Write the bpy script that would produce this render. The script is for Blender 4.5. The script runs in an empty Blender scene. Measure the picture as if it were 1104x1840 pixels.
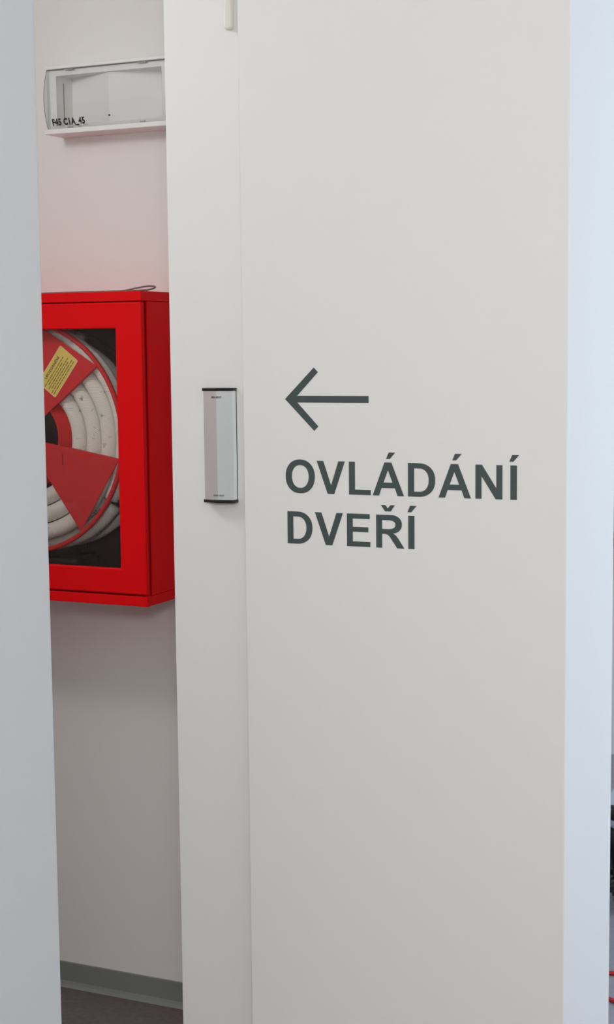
import bpy, bmesh, math, random
from mathutils import Vector, Matrix

random.seed(4)
S = bpy.context.scene
COL = S.collection

# ------------------------------------------------------------------ camera
EYE = 1.612
cam_d = bpy.data.cameras.new('camera')
cam = bpy.data.objects.new('camera', cam_d)
COL.objects.link(cam)
S.camera = cam
cam_d.sensor_fit = 'HORIZONTAL'
cam_d.sensor_width = 36.0
cam_d.lens = 92.69
cam_d.clip_start = 0.05
_r = Vector((0.90822511, 0.41835331, -0.01037581))
_u = Vector((-0.03490612, 0.10044047, 0.99433057))
_f = Vector((-0.41702363, 0.90271381, -0.10582565))
cam.matrix_world = Matrix(((_r.x, _u.x, -_f.x, 0), (_r.y, _u.y, -_f.y, 0), (_r.z, _u.z, -_f.z, EYE), (0, 0, 0, 1)))

# ------------------------------------------------------------------ world, view
w = bpy.data.worlds.new('world')
S.world = w
w.use_nodes = True
w.node_tree.nodes['Background'].inputs[0].default_value = (0.75, 0.86, 1.0, 1)
w.node_tree.nodes['Background'].inputs[1].default_value = 1.0
S.view_settings.view_transform = 'Standard'
S.view_settings.look = 'None'
S.view_settings.exposure = 0.0
S.view_settings.gamma = 1.0
S.view_settings.use_curve_mapping = False
S.cycles.use_denoising = True
S.cycles.max_bounces = 14
S.cycles.diffuse_bounces = 8
S.cycles.transparent_max_bounces = 16
S.cycles.sample_clamp_indirect = 4.0


def area(name, loc, target, sx, sy, power, color):
    d = bpy.data.lights.new(name, 'AREA')
    d.shape = 'RECTANGLE'
    d.size, d.size_y, d.energy, d.color = sx, sy, power, color
    o = bpy.data.objects.new(name, d)
    COL.objects.link(o)
    o.location = loc
    o.rotation_euler = (Vector(target) - Vector(loc)).to_track_quat('-Z', 'Y').to_euler()
    return o


def dome(name, loc, radius, power, color):
    d = bpy.data.lights.new(name, 'POINT')
    d.shadow_soft_size, d.energy, d.color = radius, power, color
    o = bpy.data.objects.new(name, d)
    COL.objects.link(o)
    o.location = loc
    return o


# opal dome lamps under the lobby and corridor ceilings, daylight through the window in the right wall
dome('lobby_lamp', (0.06, -0.18, 2.02), 0.16, 75, (0.985, 1.0, 0.98))
dome('corridor_lamp', (-2.30, 1.74, 2.48), 0.14, 20, (0.97, 1.0, 0.99))
area('window_daylight', (1.86, 3.9, 1.6), (0.0, 3.7, 1.35), 2.5, 1.5, 64, (0.72, 0.83, 1.0))


# ------------------------------------------------------------------ materials
def lin(c):
    return tuple(((v / 255) / 12.92 if v / 255 <= 0.04045 else ((v / 255 + 0.055) / 1.055) ** 2.4) for v in c) + (1.0,)


def mat(name, color, rough=0.5, metal=0.0, bump=None, mottle=None, spec=0.5, coat=0.0):
    """color: linear rgb; bump = (scale, strength, distance); mottle = (scale, second colour, detail)"""
    m = bpy.data.materials.new(name)
    m.use_nodes = True
    nt = m.node_tree
    b = nt.nodes['Principled BSDF']
    b.inputs['Base Color'].default_value = tuple(color[:3]) + (1,)
    b.inputs['Roughness'].default_value = rough
    b.inputs['Metallic'].default_value = metal
    b.inputs['Specular IOR Level'].default_value = spec
    b.inputs['Coat Weight'].default_value = coat
    tc = nt.nodes.new('ShaderNodeTexCoord')
    if mottle:
        n = nt.nodes.new('ShaderNodeTexNoise')
        n.inputs['Scale'].default_value = mottle[0]
        n.inputs['Detail'].default_value = mottle[2] if len(mottle) > 2 else 4
        nt.links.new(tc.outputs['Object'], n.inputs['Vector'])
        cr = nt.nodes.new('ShaderNodeValToRGB')
        cr.color_ramp.elements[0].position, cr.color_ramp.elements[1].position = 0.35, 0.68
        cr.color_ramp.elements[0].color = tuple(color[:3]) + (1,)
        cr.color_ramp.elements[1].color = tuple(mottle[1][:3]) + (1,)
        nt.links.new(n.outputs['Fac'], cr.inputs['Fac'])
        nt.links.new(cr.outputs['Color'], b.inputs['Base Color'])
    if bump:
        n = nt.nodes.new('ShaderNodeTexNoise')
        n.inputs['Scale'].default_value = bump[0]
        n.inputs['Detail'].default_value = 5
        nt.links.new(tc.outputs['Object'], n.inputs['Vector'])
        bp = nt.nodes.new('ShaderNodeBump')
        bp.inputs['Strength'].default_value = bump[1]
        bp.inputs['Distance'].default_value = bump[2]
        nt.links.new(n.outputs['Fac'], bp.inputs['Height'])
        nt.links.new(bp.outputs['Normal'], b.inputs['Normal'])
    return m


def clear(name, tint, gloss, rough=0.02, haze=0.0):
    """thin clear sheet: straight-through light plus a mirror share that grows at grazing angles"""
    m = bpy.data.materials.new(name)
    m.use_nodes = True
    nt = m.node_tree
    nt.nodes.remove(nt.nodes['Principled BSDF'])
    out = nt.nodes['Material Output']
    t = nt.nodes.new('ShaderNodeBsdfTransparent')
    t.inputs[0].default_value = tuple(tint) + (1,)
    g = nt.nodes.new('ShaderNodeBsdfGlossy')
    g.inputs['Roughness'].default_value = rough
    fr = nt.nodes.new('ShaderNodeFresnel')
    fr.inputs['IOR'].default_value = 1.45
    mul = nt.nodes.new('ShaderNodeMath')
    mul.operation = 'MULTIPLY'
    mul.inputs[1].default_value = gloss
    nt.links.new(fr.outputs[0], mul.inputs[0])
    mx = nt.nodes.new('ShaderNodeMixShader')
    nt.links.new(mul.outputs[0], mx.inputs[0])
    nt.links.new(t.outputs[0], mx.inputs[1])
    nt.links.new(g.outputs[0], mx.inputs[2])
    last = mx
    if haze:
        d = nt.nodes.new('ShaderNodeBsdfDiffuse')
        d.inputs[0].default_value = (0.8, 0.8, 0.8, 1)
        m2 = nt.nodes.new('ShaderNodeMixShader')
        m2.inputs[0].default_value = haze
        nt.links.new(mx.outputs[0], m2.inputs[1])
        nt.links.new(d.outputs[0], m2.inputs[2])
        last = m2
    nt.links.new(last.outputs[0], out.inputs['Surface'])
    return m


M = {
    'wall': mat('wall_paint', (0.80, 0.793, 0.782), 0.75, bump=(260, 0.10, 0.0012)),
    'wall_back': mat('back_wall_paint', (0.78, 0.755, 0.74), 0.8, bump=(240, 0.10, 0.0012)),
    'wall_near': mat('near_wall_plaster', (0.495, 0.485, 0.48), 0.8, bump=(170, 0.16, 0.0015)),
    'ceiling': mat('ceiling_paint', (0.82, 0.82, 0.81), 0.9, bump=(200, 0.05, 0.001)),
    'floor': mat('mauve_linoleum', (0.118, 0.092, 0.088), 0.5, bump=(90, 0.05, 0.0005), mottle=(70, (0.155, 0.124, 0.119), 9)),
    'skirting': mat('grey_vinyl', (0.215, 0.228, 0.218), 0.42, bump=(300, 0.05, 0.0004)),
    'red': mat('red_enamel', (0.79, 0.003, 0.006), 0.45, bump=(900, 0.06, 0.0003), spec=0.1),
    'red_dull': mat('dull_red_enamel', (0.68, 0.032, 0.034), 0.5, bump=(500, 0.05, 0.0003), spec=0.15),
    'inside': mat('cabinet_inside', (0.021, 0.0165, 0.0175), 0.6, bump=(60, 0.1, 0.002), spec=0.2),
    'black': mat('black_plastic', (0.008, 0.008, 0.009), 0.38, bump=(800, 0.05, 0.0002)),
    'alu': mat('satin_aluminium', (0.92, 0.97, 1.0), 0.24, metal=0.75, bump=(700, 0.02, 0.0001)),
    'vinyl': mat('slate_vinyl', (0.055, 0.076, 0.076), 0.5, bump=(500, 0.04, 0.0002)),
    'ink': mat('black_ink', (0.012, 0.011, 0.011), 0.5, bump=(500, 0.02, 0.0001)),
    'ink_grey': mat('grey_ink', (0.13, 0.12, 0.12), 0.5, bump=(500, 0.02, 0.0001)),
    'ink_brown': mat('brown_ink', (0.13, 0.09, 0.02), 0.6, bump=(500, 0.02, 0.0001)),
    'yellow': mat('yellow_sticker', (0.88, 0.66, 0.13), 0.45, mottle=(60, (0.92, 0.71, 0.17), 3)),
    'cream': mat('pale_sticker_edge', (0.92, 0.70, 0.42), 0.5, bump=(500, 0.02, 0.0001)),
    'white_plastic': mat('white_plastic', (0.80, 0.79, 0.775), 0.4, bump=(600, 0.03, 0.0002)),
    'ivory_plastic': mat('ivory_plastic', (0.72, 0.70, 0.665), 0.4, bump=(600, 0.03, 0.0002)),
    'cable_grey': mat('brown_grey_sheath', (0.16, 0.12, 0.105), 0.5, bump=(600, 0.05, 0.0002)),
    'red_cable': mat('red_cable_sheath', (0.55, 0.010, 0.02), 0.4, bump=(600, 0.05, 0.0002)),
    'brown': mat('reflection_door_red', (0.46, 0.26, 0.23), 0.45, mottle=(14, (0.50, 0.29, 0.26), 5)),
    'glass': clear('cabinet_glass', (0.995, 0.995, 0.99), 0.6, haze=0.006),
    'acrylic': clear('clear_acrylic', (0.99, 0.99, 0.99), 1.0, haze=0.02),
    'window_glass': clear('window_glass', (0.96, 0.98, 0.98), 0.8),
    'pale_blue': mat('pale_blue_plastic', (0.62, 0.70, 0.80), 0.35, bump=(600, 0.03, 0.0002)),
}


def hose_material():
    m = bpy.data.materials.new('woven_hose_jacket')
    m.use_nodes = True
    nt = m.node_tree
    b = nt.nodes['Principled BSDF']
    b.inputs['Roughness'].default_value = 0.8
    uv = nt.nodes.new('ShaderNodeUVMap')
    uv.uv_map = 'weave'
    sep = nt.nodes.new('ShaderNodeSeparateXYZ')
    nt.links.new(uv.outputs[0], sep.inputs[0])

    def mth(op, a, bb):
        n = nt.nodes.new('ShaderNodeMath')
        n.operation = op
        for i, v in enumerate((a, bb)):
            if v is None:
                continue
            if isinstance(v, (int, float)):
                n.inputs[i].default_value = v
            else:
                nt.links.new(v, n.inputs[i])
        return n.outputs[0]
    k = 2 * math.pi / 0.0042
    a = mth('ADD', mth('MULTIPLY', sep.outputs[1], k), mth('MULTIPLY', sep.outputs[0], k * 0.55))
    s = mth('MULTIPLY_ADD', mth('SINE', a, None), 0.5)
    s.node.inputs[2].default_value = 0.5
    tc = nt.nodes.new('ShaderNodeTexCoord')
    nz = nt.nodes.new('ShaderNodeTexNoise')
    nz.inputs['Scale'].default_value = 55
    nz.inputs['Detail'].default_value = 6
    nt.links.new(tc.outputs['Object'], nz.inputs['Vector'])
    cr = nt.nodes.new('ShaderNodeValToRGB')
    e = cr.color_ramp.elements
    e[0].position, e[0].color = 0.22, (0.20, 0.18, 0.16, 1)      # scuffs
    e[1].position, e[1].color = 0.36, (0.93, 0.91, 0.86, 1)
    nt.links.new(nz.outputs['Fac'], cr.inputs['Fac'])
    mix = nt.nodes.new('ShaderNodeMix')
    mix.data_type = 'RGBA'
    mix.blend_type = 'MULTIPLY'
    mix.inputs[0].default_value = 1.0
    nt.links.new(cr.outputs[0], mix.inputs[6])
    cr2 = nt.nodes.new('ShaderNodeValToRGB')
    cr2.color_ramp.elements[0].color = (0.80, 0.78, 0.74, 1)
    cr2.color_ramp.elements[1].color = (1, 1, 1, 1)
    nt.links.new(s, cr2.inputs['Fac'])
    nt.links.new(cr2.outputs[0], mix.inputs[7])
    nt.links.new(mix.outputs[2], b.inputs['Base Color'])
    bp = nt.nodes.new('ShaderNodeBump')
    bp.inputs['Strength'].default_value = 0.5
    bp.inputs['Distance'].default_value = 0.0006
    nt.links.new(s, bp.inputs['Height'])
    nt.links.new(bp.outputs['Normal'], b.inputs['Normal'])
    return m


M['hose'] = hose_material()


# ------------------------------------------------------------------ builders
def origin(o):
    v = Vector((0, 0, 0))
    while o:
        v += Vector(o.location)
        o = o.parent
    return v


def thing(name, label, cat, loc, group=None):
    o = bpy.data.objects.new(name, None)
    o.empty_display_size = 0.05
    COL.objects.link(o)
    o.location = loc
    o['label'], o['category'] = label, cat
    if group:
        o['group'] = group
    return o


def tag(o, label, cat, group=None):
    o['label'], o['category'] = label, cat
    if group:
        o['group'] = group
    return o


def link(name, bm, m, parent=None, bevel=0.0, seg=2, smooth=False, base=None, label=None, kind=None):
    """bm in world coordinates -> one mesh object, child of parent or top-level with its origin at base"""
    bmesh.ops.recalc_face_normals(bm, faces=bm.faces)
    off = origin(parent) if parent else Vector(base or (0, 0, 0))
    bmesh.ops.translate(bm, verts=bm.verts, vec=-off)
    me = bpy.data.meshes.new(name)
    bm.to_mesh(me)
    bm.free()
    me.materials.append(m)
    if smooth:
        for p in me.polygons:
            p.use_smooth = True
    o = bpy.data.objects.new(name, me)
    COL.objects.link(o)
    if parent:
        o.parent = parent
    else:
        o.location = off
    if bevel:
        md = o.modifiers.new('bevel', 'BEVEL')
        md.width, md.segments, md.limit_method, md.angle_limit = bevel, seg, 'ANGLE', math.radians(35)
        md.harden_normals = False
    if label:
        o['label'] = label
    if kind:
        o['kind'] = kind
    return o


def add_box(bm, x0, x1, y0, y1, z0, z1):
    v = [bm.verts.new((x, y, z)) for x in (x0, x1) for y in (y0, y1) for z in (z0, z1)]
    for f in ((0, 1, 3, 2), (4, 6, 7, 5), (0, 4, 5, 1), (2, 3, 7, 6), (0, 2, 6, 4), (1, 5, 7, 3)):
        bm.faces.new([v[i] for i in f])


def box(name, x0, x1, y0, y1, z0, z1, m, parent=None, bevel=0.0, seg=2, **k):
    bm = bmesh.new()
    add_box(bm, x0, x1, y0, y1, z0, z1)
    return link(name, bm, m, parent, bevel, seg, **k)


def add_plate(bm, loops, frame, depth):
    """loops: outline and holes as 2-D points; frame: (u, v) -> world; depth: world vector of the thickness"""
    edges, faces0 = [], set(bm.faces)
    for lp in loops:
        vs = [bm.verts.new(frame(*p)) for p in lp]
        edges += [bm.edges.new((vs[i], vs[(i + 1) % len(vs)])) for i in range(len(vs))]
    bmesh.ops.triangle_fill(bm, use_beauty=True, use_dissolve=False, edges=edges)
    fs = [f for f in bm.faces if f not in faces0]
    r = bmesh.ops.extrude_face_region(bm, geom=fs)
    nv = [g for g in r['geom'] if isinstance(g, bmesh.types.BMVert)]
    bmesh.ops.translate(bm, verts=nv, vec=depth)


def plate(name, loops, frame, depth, m, parent=None, **k):
    bm = bmesh.new()
    add_plate(bm, loops, frame, Vector(depth))
    bmesh.ops.dissolve_limit(bm, angle_limit=0.001, verts=bm.verts, edges=bm.edges)
    return link(name, bm, m, parent, **k)


def add_tube(bm, pts, rad, seg=10, closed=False, uvname=None):
    pts = [Vector(p) for p in pts]
    n = len(pts)
    rings, up, dist, ds = [], None, 0.0, []
    for i, p in enumerate(pts):
        a = pts[(i - 1) % n] if (closed or i > 0) else p
        b = pts[(i + 1) % n] if (closed or i < n - 1) else p
        t = (b - a).normalized()
        if up is None:
            up = t.orthogonal().normalized()
        up = (up - t * up.dot(t)).normalized()
        s = t.cross(up)
        rr = rad[i] if isinstance(rad, (list, tuple)) else rad
        rings.append([bm.verts.new(p + (up * math.cos(2 * math.pi * j / seg) + s * math.sin(2 * math.pi * j / seg)) * rr) for j in range(seg)])
        if i:
            dist += (p - pts[i - 1]).length
        ds.append(dist)
    lay = bm.loops.layers.uv.verify() if uvname is None else (bm.loops.layers.uv.get(uvname) or bm.loops.layers.uv.new(uvname))
    for i in range(n if closed else n - 1):
        A, B = rings[i], rings[(i + 1) % n]
        va, vb = ds[i], ds[i + 1] if i + 1 < n else dist + (pts[0] - pts[-1]).length
        R = rad[i] if isinstance(rad, (list, tuple)) else rad
        for j in range(seg):
            k = (j + 1) % seg
            f = bm.faces.new((A[j], A[k], B[k], B[j]))
            u0, u1 = j / seg * 2 * math.pi * R, (j + 1) / seg * 2 * math.pi * R
            for lp, uvc in zip(f.loops, ((u0, va), (u1, va), (u1, vb), (u0, vb))):
                lp[lay].uv = uvc
    if not closed:
        bm.faces.new(rings[0])
        bm.faces.new(rings[-1])


def tube(name, pts, rad, m, parent=None, seg=10, closed=False, **k):
    bm = bmesh.new()
    add_tube(bm, pts, rad, seg, closed)
    return link(name, bm, m, parent, smooth=True, **k)


def add_lathe(bm, prof, c, axis='Y', seg=48):
    """prof: (radius, along-axis) pairs, open; closed loop of pairs makes a solid ring"""
    rings = []
    for r, h in prof:
        ring = []
        for j in range(seg):
            a = 2 * math.pi * j / seg
            if axis == 'Y':
                ring.append(bm.verts.new((c[0] + r * math.cos(a), h, c[2] + r * math.sin(a))))
            else:
                ring.append(bm.verts.new((c[0] + r * math.cos(a), c[1] + r * math.sin(a), h)))
        rings.append(ring)
    n = len(rings)
    for i in range(n):
        A, B = rings[i], rings[(i + 1) % n]
        for j in range(seg):
            k = (j + 1) % seg
            bm.faces.new((A[j], A[k], B[k], B[j]))


def lathe(name, prof, c, m, parent=None, axis='Y', seg=48, **k):
    bm = bmesh.new()
    add_lathe(bm, prof, c, axis, seg)
    return link(name, bm, m, parent, **k)


def smooth_path(ctrl, n=8):
    """Catmull-Rom through control points"""
    P = [Vector(c) for c in ctrl]
    P = [2 * P[0] - P[1]] + P + [2 * P[-1] - P[-2]]
    out = []
    for i in range(1, len(P) - 2):
        for q in range(n):
            t = q / n
            a, b, c, d = P[i - 1], P[i], P[i + 1], P[i + 2]
            out.append(0.5 * ((2 * b) + (c - a) * t + (2 * a - 5 * b + 4 * c - d) * t * t + (3 * b - a - 3 * c + d) * t ** 3))
    out.append(P[-2])
    return out


def text_bm(body, size, bold):
    """flat letter outlines of Blender's built-in font as a bmesh, lower left at 0, 0"""
    cu = bpy.data.curves.new('lettering', 'FONT')
    cu.body, cu.size, cu.offset, cu.resolution_u = body, size, bold * size, 3
    cu.space_character = 1.0 + 1.9 * bold
    o = bpy.data.objects.new('lettering', cu)
    COL.objects.link(o)
    bpy.context.view_layer.update()
    me = bpy.data.meshes.new_from_object(o.evaluated_get(bpy.context.evaluated_depsgraph_get()))
    bpy.data.objects.remove(o)
    bm = bmesh.new()
    bm.from_mesh(me)
    bpy.data.meshes.remove(me)
    return bm


def writing(name, body, cap, width, place, m, parent, bold=0.02):
    """place: (u, v) metres from the lower left of the text -> world point"""
    bm = text_bm(body, 1.0, bold)
    xs = [v.co.x for v in bm.verts]
    ys = [v.co.y for v in bm.verts]
    x0, x1 = min(xs), max(xs)
    for v in bm.verts:
        v.co = place((v.co.x - x0) / (x1 - x0) * width, v.co.y / 0.727 * cap)
    return link(name, bm, m, parent)


def XZ(y):
    return lambda a, b: Vector((a, y, b))


def struct(o):
    o['kind'] = 'structure'
    return o


# ================================================================== SETTING
CEIL = 2.70
bm = bmesh.new()
add_box(bm, -3.4, -0.90, -2.2, 3.4, -0.10, 0.0)
add_box(bm, -0.90, 2.2, -2.2, 2.55, -0.10, 0.0)
struct(link('floor', bm, M['floor']))
bm = bmesh.new()
add_box(bm, -0.90, 2.2, 2.55, 3.4, -0.10, 0.0)
add_box(bm, -3.4, 2.2, 3.4, 6.2, -0.10, 0.0)
struct(link('floor', bm, mat('floor_window_sheen', (0.30, 0.30, 0.345), 0.4, bump=(120, 0.05, 0.0004), mottle=(60, (0.36, 0.355, 0.40), 6))))  # pale bluish window reflection put into this second floor's colour
struct(box('ceiling', -3.4, 2.2, -2.2, 6.2, CEIL, CEIL + 0.1, M['ceiling']))
struct(box('wall_center', -1.2269, -0.6612, 2.400, 2.703, 0, CEIL, M['wall'], bevel=0.0025, seg=3))
struct(box('trim_1', -1.4015, -1.2269, 2.460, 2.600, 0, CEIL, M['wall'], bevel=0.0025, seg=3))
struct(box('wall_back', -3.3, -0.90, 3.250, 3.40, 0, CEIL, M['wall_back']))
struct(box('wall_return', -1.02, -0.90, 2.703, 3.250, 0, CEIL, M['wall']))  # unseen wall piece, added to keep right-room light out of the niche
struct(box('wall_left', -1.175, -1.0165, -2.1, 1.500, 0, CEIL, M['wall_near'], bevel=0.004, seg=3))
struct(box('wall_corridor', -3.4, -3.25, -2.1, 3.40, 0, CEIL, M['wall']))
struct(box('wall_rear', -1.175, 2.2, -2.2, -2.1, 0, CEIL, M['wall']))
struct(box('wall_end', -3.25, -1.175, 0.40, 0.50, 0, CEIL, M['wall']))  # unseen end wall, set close to brighten the opener plate's reflection
struct(box('wall_far', -3.4, 2.2, 6.0, 6.15, 0, CEIL, M['wall']))
# right wall with the window opening
bm = bmesh.new()
add_box(bm, 1.70, 1.85, -2.1, 2.65, 0, CEIL)
add_box(bm, 1.70, 1.85, 5.15, 6.0, 0, CEIL)
add_box(bm, 1.70, 1.85, 2.65, 5.15, 0, 0.85)
add_box(bm, 1.70, 1.85, 2.65, 5.15, 2.35, CEIL)
struct(link('wall_right', bm, M['wall']))
bm = bmesh.new()
for a, b in ((2.65, 2.71), (3.87, 3.93), (5.09, 5.15)):
    add_box(bm, 1.74, 1.80, a, b, 0.85, 2.35)
for a, b in ((0.85, 0.91), (2.29, 2.35)):
    add_box(bm, 1.74, 1.80, 2.71, 5.09, a, b)
win = struct(link('window_1', bm, M['white_plastic'], bevel=0.004))
for a, b in ((2.71, 3.87), (3.93, 5.09)):
    box('pane', 1.766, 1.772, a, b, 0.91, 2.29, M['window_glass'], win)
d1 = struct(box('reflection_door', -3.25, -3.205, 0.52, 1.42, 0.0, 2.10, M['brown'], bevel=0.003))  # unseen door, added for the reddish reflection in the opener plate
bm = bmesh.new()
add_box(bm, -3.205, -3.165, 1.30, 1.34, 1.03, 1.05)
add_box(bm, -3.175, -3.160, 1.18, 1.34, 1.03, 1.05)
link('reflection_door_handle', bm, M['alu'], d1, 0.004)

# coved vinyl skirting along the back wall: flat face and sloping foot
prof = [(3.250, 0.0), (3.250, 0.062), (3.2475, 0.062), (3.2465, 0.060), (3.2465, 0.0125), (3.2435, 0.006), (3.236, 0.0015), (3.234, 0.0)]
bm = bmesh.new()
va = [bm.verts.new((-3.25, y, z)) for y, z in prof]
vb = [bm.verts.new((-1.02, y, z)) for y, z in prof]
for i in range(len(prof)):
    k = (i + 1) % len(prof)
    bm.faces.new((va[i], va[k], vb[k], vb[i]))
bm.faces.new(va)
bm.faces.new(vb)
struct(link('baseboard_back', bm, M['skirting']))
# sill on the far wall
struct(box('trim_2', -3.2, 1.6, 5.82, 6.0, 0.845, 0.88, mat('grey_sill', (0.30, 0.29, 0.31), 0.5, bump=(300, 0.05, 0.0003)), bevel=0.006))

# ================================================================== FIRE HOSE CABINET
XR, XL, ZT, ZB, YF, YB = -1.7785, -2.4795, 1.7300, 1.0340, 3.000, 3.250
cab = thing('fire_hose_cabinet', 'bright red metal fire hose cabinet with glazed door on the back wall', 'cabinet', ((XR + XL) / 2, YB, ZB))
R_ = M['red']
box('top_cap', XL, XR, YF, YB, 1.7088, ZT, R_, cab, 0.0012)
box('bottom_cap', XL, XR, YF, YB, ZB, 1.0562, R_, cab, 0.0012)
box('side_panel', XR - 0.0045, XR - 0.0006, YF + 0.026, YB, 1.0569, 1.7081, R_, cab, 0.0008)
box('side_panel', XL + 0.0006, XL + 0.0045, YF + 0.026, YB, 1.0569, 1.7081, R_, cab, 0.0008)
for x0, x1 in ((XR - 0.014, XR - 0.0075), (XL + 0.0075, XL + 0.014)):     # rebate behind the door: seen as the dark line beside it
    box('rebate', x0, x1, YF + 0.015, YF + 0.06, 1.0562, 1.7088, R_, cab)
box('back_panel', XL + 0.005, XR - 0.005, 3.243, 3.2495, 1.0562, 1.7088, M['inside'], cab)
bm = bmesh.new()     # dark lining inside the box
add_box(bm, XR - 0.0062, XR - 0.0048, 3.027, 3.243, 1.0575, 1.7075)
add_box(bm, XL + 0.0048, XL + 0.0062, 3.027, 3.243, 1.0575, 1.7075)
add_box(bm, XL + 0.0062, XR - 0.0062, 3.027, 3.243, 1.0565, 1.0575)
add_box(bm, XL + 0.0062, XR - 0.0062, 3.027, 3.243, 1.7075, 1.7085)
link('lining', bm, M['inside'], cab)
dx0, dx1, dz0, dz1 = XL + 0.0012, XR - 0.0012, 1.0600, 1.7068
wx0, wx1, wz0, wz1 = -2.412, -1.8465, 1.1168, 1.6496
door = plate('door', [[(dx0, dz0), (dx1, dz0), (dx1, dz1), (dx0, dz1)], [(wx0, wz0), (wx1, wz0), (wx1, wz1), (wx0, wz1)]],
             XZ(YF + 0.0005), (0, 0.0145, 0), R_, cab, bevel=0.0035, seg=4)
box('glass_pane', wx0 - 0.004, wx1 + 0.004, YF + 0.0095, YF + 0.0125, wz0 - 0.004, wz1 + 0.004, M['glass'], door)
bm = bmesh.new()     # folded inner edge that holds the pane
for a in ((wx0 - 0.012, wx0, wz0 - 0.012, wz1 + 0.012), (wx1, wx1 + 0.012, wz0 - 0.012, wz1 + 0.012), (wx0, wx1, wz0 - 0.012, wz0), (wx0, wx1, wz1, wz1 + 0.012)):
    add_box(bm, a[0], a[1], YF + 0.0150, YF + 0.0175, a[2], a[3])
link('pane_clip', bm, M['inside'], door)

# ------------------------------------------------------------------ hose reel inside it
RC = (-2.129, 3.13, 1.4037)
reel = thing('hose_reel', 'red hose reel with spoke plates and coiled white hose behind the cabinet glass', 'hose reel', (RC[0], 3.243, RC[2]))
D_ = M['red_dull']
YP = 3.044


def circ_prof(R, yc, r, flat=1.0, n=10):
    return [(R + r * math.cos(2 * math.pi * i / n), yc + r * flat * math.sin(2 * math.pi * i / n)) for i in range(n)]


lathe('rim', circ_prof(0.2655, 3.048, 0.0058, 1.0), RC, D_, reel, seg=96, smooth=True)
lathe('rear_rim', circ_prof(0.238, 3.222, 0.0058, 1.0), RC, M['inside'], reel, seg=96, smooth=True)
for a0, a1 in ((38.4, 79.4), (-54.5, -10.0), (-144.5, -100.0), (125.5, 169.5)):
    pts = []
    for rr, a in ((0.030, a1), (0.030, a0), (0.2625, a0), (0.2625, a1)):
        pts.append((RC[0] + rr * math.cos(math.radians(a)), RC[2] + rr * math.sin(math.radians(a))))
    p = plate('spoke_plate', [pts], XZ(YP), (0, 0.002, 0), D_, reel, bevel=0.0006)
    if a0 == 38.4:
        plate_top = p
    if a0 == -54.5:
        box('slot', -2.0215, -2.0200, YP - 0.0006, YP + 0.0002, 1.341, 1.367, M['ink'], p)
    # folded edges of the plate
    bm = bmesh.new()
    for a in (a0, a1):
        c, s = math.cos(math.radians(a)), math.sin(math.radians(a))
        sg = 1 if a == a0 else -1
        q = [Vector((RC[0] + r * c, YP + 0.001, RC[2] + r * s)) for r in (0.125, 0.258)]
        nrm = Vector((-s, 0, c)) * 0.0014 * sg
        vv = [bm.verts.new(x) for x in (q[0], q[1], q[1] + nrm, q[0] + nrm)]
        f = bm.faces.new(vv)
        r = bmesh.ops.extrude_face_region(bm, geom=[f])
        bmesh.ops.translate(bm, verts=[g for g in r['geom'] if isinstance(g, bmesh.types.BMVert)], vec=(0, 0.008, 0))
    link('folded_edge', bm, D_, p)
lathe('hub', [(0.0955, 3.0480), (0.0985, 3.0480), (0.1165, 3.074), (0.1165, 3.222), (0.1140, 3.222), (0.1140, 3.076), (0.0955, 3.0510)], RC, D_, reel, seg=72)
lathe('hub_core', [(0.001, 3.110), (0.1138, 3.110), (0.1138, 3.116), (0.001, 3.116)], RC, M['black'], reel, seg=48)
lathe('axle', [(0.001, 3.046), (0.022, 3.046), (0.022, 3.243), (0.001, 3.243)], RC, M['black'], reel, seg=24)
bm = bmesh.new()
lay0 = bm.loops.layers.uv.new('weave')
PITCH = 0.0393
for layer in range(4):
    yc = 3.0735 + layer * 0.038
    pts = []
    N = 84
    for i in range(int(N * (3.28 if layer == 0 else 3.0))):
        deg = 62.0 - 360.0 * i / N
        r = 0.1385 + PITCH * (-2.0 - deg) / 360.0 + 0.0005 * math.sin(math.radians(5 * deg) + layer)
        ang = math.radians(deg if layer % 2 == 0 else 30.0 - deg)
        pts.append((RC[0] + r * math.cos(ang), yc + 0.0008 * math.sin(3 * ang + layer), RC[2] + r * math.sin(ang) - (0.009 if layer else 0.0)))
    add_tube(bm, pts, 0.0187, 16, uvname='weave')
link('hose', bm, M['hose'], reel, smooth=True, label='white woven fire hose')
# bracket that carries the reel, black shape under it
bm = bmesh.new()
add_box(bm, -2.17, -2.088, 3.226, 3.243, 1.07, 1.40)
link('mounting_bracket', bm, M['black'], reel, 0.004)
box('valve_foot', -2.125, -2.040, 3.12, 3.2255, 1.060, 1.118, M['black'], reel, 0.012, 3)

# yellow sticker on the upper plate
A = Vector((-2.0207, 0, 1.6109))
B = Vector((-1.9722, 0, 1.5788))
Cc = Vector((-2.0361, 0, 1.4948))
U = (B - Cc).normalized()                 # reading direction
W = (B - Cc).length
V = Vector((-U.z, 0, U.x))
H = 0.0585
S0 = Cc                                   # lower left corner of the text block


def st(y):
    return lambda a, b: Vector((S0.x + U.x * a + V.x * b, y, S0.z + U.z * a + V.z * b))


def rrect(w_, h_, r, x=0.0, y=0.0, n=4):
    out = []
    for cx, cy, a0 in ((x + w_ - r, y + r, -90), (x + w_ - r, y + h_ - r, 0), (x + r, y + h_ - r, 90), (x + r, y + r, 180)):
        for i in range(n + 1):
            a = math.radians(a0 + 90 * i / n)
            out.append((cx + r * math.cos(a), cy + r * math.sin(a)))
    return out


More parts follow.
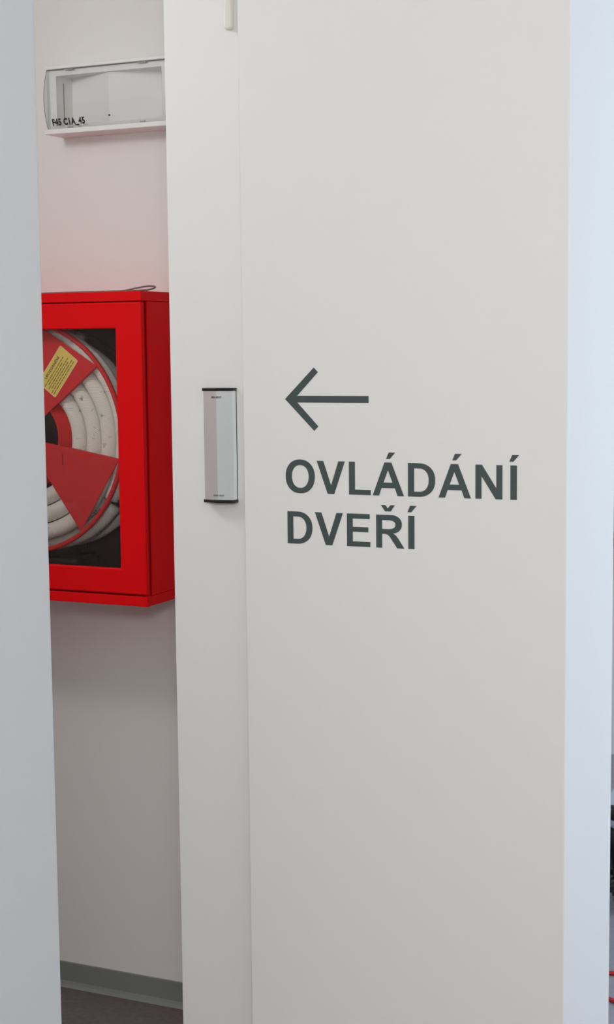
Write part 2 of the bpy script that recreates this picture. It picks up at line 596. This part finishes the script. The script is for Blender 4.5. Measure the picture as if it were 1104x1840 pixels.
lab = plate('warning_sticker', [rrect(W, H, 0.004)], st(YP), (0, -0.0004, 0), M['cream'], reel, label='yellow warning sticker')
plate('sticker_face', [rrect(W - 0.003, H - 0.003, 0.003, 0.0015, 0.0015)], st(YP - 0.0004), (0, -0.0002, 0), M['yellow'], lab)
sf = st(YP - 0.0008)
writing('sticker_title', 'UPOZORNĚNÍ', 0.0062, 0.062, lambda a, b: sf(a + 0.020, b + 0.0435), M['ink'], lab, bold=0.03)
bm = bmesh.new()
rnd = random.Random(11)
for row, (s0, s1) in enumerate(((0.004, 0.090), (0.014, 0.078), (0.006, 0.094), (0.012, 0.088), (0.003, 0.098), (0.004, 0.097))):
    y = 0.0360 - row * 0.0058
    x = s0
    while x < s1:
        l = rnd.uniform(0.005, 0.014)
        e = min(x + l, s1)
        vs = [bm.verts.new(sf(*q)) for q in ((x, y), (e, y), (e, y + 0.0019), (x, y + 0.0019))]
        bm.faces.new(vs)
        x = e + 0.0016
link('sticker_print', bm, M['ink_brown'], lab, kind='stuff')

# ------------------------------------------------------------------ thin cable lying on the cabinet
ctrl = [(-2.10, 3.06, 1.7322), (-2.03, 3.055, 1.7325), (-1.97, 3.06, 1.7330), (-1.915, 3.075, 1.7330), (-1.875, 3.085, 1.7345), (-1.845, 3.09, 1.7395),
        (-1.818, 3.09, 1.7430), (-1.798, 3.088, 1.7428), (-1.789, 3.080, 1.7395), (-1.795, 3.062, 1.7345), (-1.814, 3.04, 1.7322), (-1.86, 3.03, 1.7320), (-1.93, 3.045, 1.7320)]
tag(tube('cable_loop', smooth_path(ctrl), 0.0019, M['cable_grey'], seg=8, base=(-1.9, 3.06, 1.730)),
    'thin brown-grey cable bent in a loop on top of the red cabinet', 'cable')

# ================================================================== EMERGENCY LIGHT
LX0, LX1, LZ0, LZ1 = -2.1330, -1.8000, 2.1046, 2.2618
lamp = thing('emergency_light', 'white emergency light with clear cover high on the back wall, marked F45 C1A_45', 'light', ((LX0 + LX1) / 2, 3.25, LZ0))
WP = M['white_plastic']
ix0, ix1, iz0, iz1 = -2.1080, -1.8250, 2.1255, 2.2385
plate('housing', [rrect(LX1 - LX0, LZ1 - LZ0, 0.003, LX0, LZ0), [(ix0, iz0), (ix1, iz0), (ix1, iz1), (ix0, iz1)]], XZ(3.190), (0, 0.060, 0), WP, lamp, bevel=0.001)
bm = bmesh.new()      # rails above and below the cover
add_box(bm, LX0 + 0.002, LX1 - 0.002, 3.1800, 3.1905, 2.2530, LZ1 - 0.0005)
add_box(bm, LX0 - 0.002, LX1 + 0.002, 3.1770, 3.1905, LZ0, 2.1165)
link('rail', bm, WP, lamp, 0.0018, 3)
# folded reflector: ridge in the middle, deep at both ends
xm, yr, yd = -1.9665, 3.1930, 3.2400
bm = bmesh.new()
q = [bm.verts.new(c) for c in ((ix0 + 0.012, yd, iz0), (xm, yr, iz0), (ix1 - 0.012, yd, iz0), (ix0 + 0.012, yd, iz1), (xm, yr, iz1), (ix1 - 0.012, yd, iz1))]
bm.faces.new((q[0], q[1], q[4], q[3]))
bm.faces.new((q[1], q[2], q[5], q[4]))
e0 = [bm.verts.new(c) for c in ((ix0, 3.1905, iz0), (ix0, 3.1905, iz1), (ix1, 3.1905, iz0), (ix1, 3.1905, iz1))]
bm.faces.new((e0[0], q[0], q[3], e0[1]))
bm.faces.new((e0[2], e0[3], q[5], q[2]))
link('reflector', bm, WP, lamp)
bm = bmesh.new()
for i in range(26):
    z = 2.138 + i * 0.0034
    t = 0.45
    x, y = ix0 + 0.012 * t, 3.1905 + (yd - 3.1905) * t
    add_box(bm, x - 0.0002, x + 0.0009, y - 0.0016, y + 0.0016, z - 0.0009, z + 0.0009)
link('led_strip', bm, M['ink_grey'], lamp, kind='stuff')
lathe('ridge_dot', [(0.0001, 3.1905), (0.0019, 3.1905), (0.0019, 3.1935), (0.0001, 3.1935)], (xm, 0, 2.1405), M['ink'], lamp, seg=12)  # small dark dot on the reflector ridge
cz0, cz1, cx0, cx1 = 2.1172, 2.2522, LX0 + 0.0035, LX1 - 0.0035


def cov(z):
    t = (z - (cz0 + cz1) / 2) / ((cz1 - cz0) / 2)
    return 3.1845 - 0.0150 * (1 - t * t)


bm = bmesh.new()
n = 18
g = []
for x in (cx0, cx1):
    g.append([bm.verts.new((x, cov(cz0 + (cz1 - cz0) * i / n), cz0 + (cz1 - cz0) * i / n)) for i in range(n + 1)])
bk = [[bm.verts.new((x, 3.1890, z)) for z in (cz0, cz1)] for x in (cx0, cx1)]
for i in range(n):
    bm.faces.new((g[0][i], g[1][i], g[1][i + 1], g[0][i + 1]))
for s in (0, 1):
    bm.faces.new(g[s] + [bk[s][1], bk[s][0]])
bm.faces.new((g[0][0], bk[0][0], bk[1][0], g[1][0]))
bm.faces.new((g[0][n], g[1][n], bk[1][1], bk[0][1]))
cover = link('clear_cover', bm, M['acrylic'], lamp)
# edge rib of the cover, clip notches
bm = bmesh.new()
for x in (cx0, cx1):
    add_tube(bm, [(x, cov(cz0 + (cz1 - cz0) * i / n) - 0.0002, cz0 + (cz1 - cz0) * i / n) for i in range(n + 1)], 0.0007, 6)
add_box(bm, cx0, cx1, 3.1838, 3.1895, cz1, cz1 + 0.0010)
add_box(bm, cx0, cx1, 3.1838, 3.1895, cz0 - 0.0008, cz0)
link('cover_edge', bm, mat('grey_gasket', (0.22, 0.20, 0.195), 0.5, bump=(500, 0.03, 0.0002)), lamp)
clip_m = mat('grey_clip', (0.33, 0.31, 0.30), 0.5, bump=(500, 0.03, 0.0002))
for x in (-2.068, -1.873):
    box('clip', x - 0.012, x + 0.012, 3.1822, 3.1850, cz1 - 0.0030, cz1 - 0.0004, clip_m, lamp)
    box('clip', x - 0.007, x + 0.007, 3.1822, 3.1850, cz0 + 0.0004, cz0 + 0.0032, clip_m, lamp)
writing('lettering', 'F45 C1A_45', 0.0142, 0.0890, lambda a, b: Vector((-2.1135 + a, cov(2.1250 + b) - 0.0007, 2.1250 + b)), M['ink'], lamp, bold=0.05)

# ================================================================== DOOR OPENER PLATE ON THE JAMB
ZC0, ZC1 = 1.3358, 1.5370
sw = thing('door_opener_plate', 'tall silver door opener push plate with black end caps on the narrow jamb', 'switch', (-1.2986, 2.46, ZC0))
bx0, bx1, yf, yb = -1.3272, -1.2700, 2.4425, 2.4586
ridge = 0.0036
pf = [(bx0, yb), (bx0, yf + 0.003), (bx0 + 0.0008, yf + 0.0012), (-1.2986, yf - ridge), (bx1 - 0.0008, yf + 0.0012), (bx1, yf + 0.003), (bx1, yb)]


def prism(name, pf, z0, z1, m, parent, bevel=0.0):
    bm = bmesh.new()
    a = [bm.verts.new((x, y, z0)) for x, y in pf]
    b = [bm.verts.new((x, y, z1)) for x, y in pf]
    for i in range(len(pf)):
        k = (i + 1) % len(pf)
        bm.faces.new((a[i], a[k], b[k], b[i]))
    bm.faces.new(a)
    bm.faces.new(b)
    return link(name, bm, m, parent, bevel)


face = prism('push_face', pf, ZC0 + 0.0055, ZC1 - 0.0055, M['alu'], sw)
capf = [(bx0 - 0.0022, 2.46), (bx0 - 0.0022, yf + 0.001), (bx0 - 0.0008, yf - 0.0008), (-1.2986, yf - ridge - 0.0014), (bx1 - 0.0006, yf - 0.0008), (bx1 + 0.0016, yf + 0.002), (bx1 + 0.0016, 2.46)]
prism('end_cap', capf, ZC0, ZC0 + 0.0056, M['black'], sw, 0.0012)
prism('end_cap', capf, ZC1 - 0.0056, ZC1, M['black'], sw, 0.0012)
box('back_plate', bx0 - 0.0012, bx1 + 0.0004, 2.4584, 2.46, ZC0 + 0.005, ZC1 - 0.005, M['black'], sw)


def facey(x):
    t = abs(x + 1.2986) / (-1.2986 - bx0 - 0.0008)
    return yf - ridge + (ridge + 0.0012) * t - 0.0004


writing('maker_lettering', 'ASSA ABLOY', 0.0034, 0.0205, lambda a, b: Vector((-1.3095 + a, facey(-1.3095 + a), 1.5192 + b)), M['ink'], face, bold=0.03)
writing('model_lettering', 'ACTIVE TOUCH', 0.0027, 0.0210, lambda a, b: Vector((-1.3080 + a, facey(-1.3080 + a), 1.3476 + b)), M['ink'], face, bold=0.03)

# ------------------------------------------------------------------ rounded contact at the top of the jamb
bm = bmesh.new()
add_plate(bm, [rrect(0.0155, 0.175, 0.0070, -1.2775, 2.1432, 8)], XZ(2.447), Vector((0, 0.013, 0)))
bmesh.ops.dissolve_limit(bm, angle_limit=0.001, verts=bm.verts, edges=bm.edges)
bmesh.ops.rotate(bm, cent=(-1.27, 2.45, 2.15), matrix=Matrix.Rotation(math.radians(1.2), 3, 'Y'), verts=bm.verts)
sen = thing('door_sensor', 'small white rounded sensor beside the wall edge at the top of the jamb', 'sensor', (-1.27, 2.46, 2.14))
link('sensor_cover', bm, M['ivory_plastic'], sen, 0.0035, 3)

# ================================================================== WALL SIGN
K = 0.0005
ox, oz = -1.15, EYE - 0.25
b1, c1 = 0.6, 55.3
b2, c2 = -85.7, -31.0


def oval(cx, cz, rx, rz, n=40, e=2.15):
    out = []
    for i in range(n):
        a = 2 * math.pi * i / n
        c, s = math.cos(a), math.sin(a)
        out.append((cx + rx * math.copysign(abs(c) ** (2 / e), c), cz + rz * math.copysign(abs(s) ** (2 / e), s)))
    return out


def half(x0, z0, z1, flat, xr, e=2.2, n=20):
    """right-rounded bowl: straight from x0 to flat, then a round to xr"""
    rx, rz, cz = xr - flat, (z1 - z0) / 2, (z0 + z1) / 2
    pts = [(x0, z0)]
    for i in range(n + 1):
        a = -math.pi / 2 + math.pi * i / n
        c, s = max(0.0, math.cos(a)), math.sin(a)
        pts.append((flat + rx * c ** (2 / e), cz + rz * math.copysign(abs(s) ** (2 / e), s)))
    pts.append((x0, z1))
    return pts


def gV(x, b, c):
    return [[(x, c), (x + 12.0, c), (x + 25.9, b + 14.2), (x + 39.4, c), (x + 51.2, c), (x + 31.6, b), (x + 19.6, b)]]


def gA(x, b, c, s=1.0):
    return [[(x, b), (x + 11.3 * s, b), (x + 15.7 * s, b + 12.6), (x + 39.3 * s, b + 12.6), (x + 43.9 * s, b), (x + 55.2 * s, b), (x + 33.3 * s, c), (x + 21.0 * s, c)],
            [(x + 19.2 * s, b + 21.6), (x + 35.2 * s, b + 21.6), (x + 27.1 * s, b + 42.0)]]


def gD(x, b, c, wd):
    return [half(x, b, c, x + wd * 0.40, x + wd), half(x + 10.8, b + 8.3, c - 8.6, x + wd * 0.42, x + wd - 11.2)]


def acute(x, z):
    return [[(x, z), (x + 6.6, z), (x + 16.0, z + 10.7), (x + 4.6, z + 10.7)]]


LET = [
    ('O', [[oval(29.4, 28.4, 27.0, 28.6), oval(29.6, 28.3, 15.6, 19.2)]]),
    ('V', [gV(60.2, b1, c1)]),
    ('L', [[[(118.6, b1), (157.6, b1), (157.6, b1 + 8.6), (129.4, b1 + 8.6), (129.4, c1), (118.6, c1)]]]),
    ('A', [gA(161.0, b1, c1), acute(185.0, 61.0)]),
    ('D', [gD(223.2, b1, c1, 47.2)]),
    ('A', [gA(276.0, b1, c1), acute(299.5, 61.2)]),
    ('N', [[[(338.6, b1), (348.8, b1), (348.8, 37.0), (372.4, b1), (383.6, b1), (383.6, c1), (373.5, c1), (373.5, 18.2), (349.6, c1), (338.6, c1)]]]),
    ('I', [[[(396.7, b1), (407.5, b1), (407.5, c1), (396.7, c1)]], acute(394.9, 61.1)]),
    ('D', [gD(4.9, b2, c2, 46.2)]),
    ('V', [gV(55.9, b2, c2)]),
    ('E', [[[(114.3, b2), (156.2, b2), (156.2, b2 + 8.4), (124.8, b2 + 8.4), (124.8, -61.2), (152.7, -61.2), (152.7, -53.0), (124.8, -53.0), (124.8, c2 - 8.2), (155.3, c2 - 8.2), (155.3, c2), (114.3, c2)]]]),
    ('R', [[[(166.8, b2), (177.3, b2), (177.3, -62.5), (183.0, -62.5), (187.0, -63.6), (190.4, -66.6), (204.0, b2), (216.6, b2), (206.0, -69.8), (201.8, -64.6), (197.6, -62.0)]
                + half(0, -61.6, c2, 193.0, 212.2)[2:-1] + [(166.8, c2)], half(177.4, -54.4, c2 - 8.7, 189.0, 201.0)],
            [[(175.4, -14.8), (183.2, -14.8), (187.5, -20.3), (192.4, -14.8), (199.8, -14.8), (193.0, -25.2), (182.6, -25.2)]]]),
    ('I', [[[(223.4, b2), (234.3, b2), (234.3, c2), (223.4, c2)]], acute(222.1, -25.3)]),
]
sign = thing('wall_lettering', 'dark slate lettering OVLÁDÁNÍ DVEŘÍ in two lines on the white wall', 'lettering', (ox, 2.40, oz - 0.086))
fr = lambda a, b: Vector((ox + a / 1000, 2.40, oz + b / 1000))
for ch, shapes in LET:
    bm = bmesh.new()
    for lp in shapes:
        add_plate(bm, lp, fr, Vector((0, -K, 0)))
    link('letter', bm, M['vinyl'], sign)
arrow = [(3.0, 158.0), (56.3, 105.2), (63.9, 112.9), (25.6, 152.3), (154.6, 152.3), (154.6, 163.7), (25.6, 163.7), (63.9, 202.9), (56.3, 210.4)]
o = plate('arrow_sign', [arrow], fr, (0, -K, 0), M['vinyl'], base=(ox, 2.40, oz + 0.1))
tag(o, 'dark slate arrow pointing left on the white wall above the lettering', 'arrow')

# ================================================================== BEYOND THE RIGHT EDGE
VX, VY = -0.95, 4.45
vac = thing('floor_cleaner', 'black floor cleaner with ribbed hose and pale lid standing in the room at right', 'vacuum cleaner', (VX, VY, 0))
lathe('tank', [(0.001, 0.03), (0.135, 0.03), (0.150, 0.045), (0.150, 0.215), (0.142, 0.23), (0.001, 0.23)], (VX, VY, 0), M['black'], vac, 'Z', 40)
lathe('lid', [(0.001, 0.23), (0.150, 0.23), (0.155, 0.25), (0.135, 0.31), (0.09, 0.345), (0.001, 0.355)], (VX, VY, 0), M['pale_blue'], vac, 'Z', 40, smooth=True)
for a in (45, 135, 225, 315):
    c = (VX + 0.115 * math.cos(math.radians(a)), VY + 0.115 * math.sin(math.radians(a)))
    lathe('caster', circ_prof(0.012, 0.016, 0.0155, 1.0, 10), (c[0], c[1], 0), M['black'], vac, 'Z', 14, smooth=True)
path = smooth_path([(VX - 0.02, VY - 0.165, 0.05), (VX - 0.08, VY - 0.160, 0.07), (VX - 0.14, VY - 0.110, 0.13), (VX - 0.165, VY - 0.06, 0.20), (VX - 0.150, VY - 0.09, 0.265), (VX - 0.07, VY - 0.155, 0.285), (VX + 0.04, VY - 0.170, 0.25), (VX + 0.10, VY - 0.15, 0.19)], 26)
rad = [0.019 + 0.0028 * math.sin(i * math.pi / 2) for i in range(len(path))]
tube('ribbed_hose', path, rad, M['black'], vac, 14)
ctrl = [(-0.55, 3.30, 0.0055), (-0.75, 3.62, 0.0055), (-0.895, 3.69, 0.0055), (-0.985, 3.75, 0.0055), (-0.985, 3.82, 0.0055), (-0.935, 3.855, 0.0055), (-0.80, 3.86, 0.0055), (-0.65, 4.0, 0.0055), (-0.62, 4.25, 0.0055), (-0.70, 4.42, 0.0055)]
tag(tube('red_cable', smooth_path(ctrl), 0.0055, M['red_cable'], seg=10, base=(-0.8, 3.8, 0)),
    'red power cable lying in a bend on the floor at the right edge', 'cable')
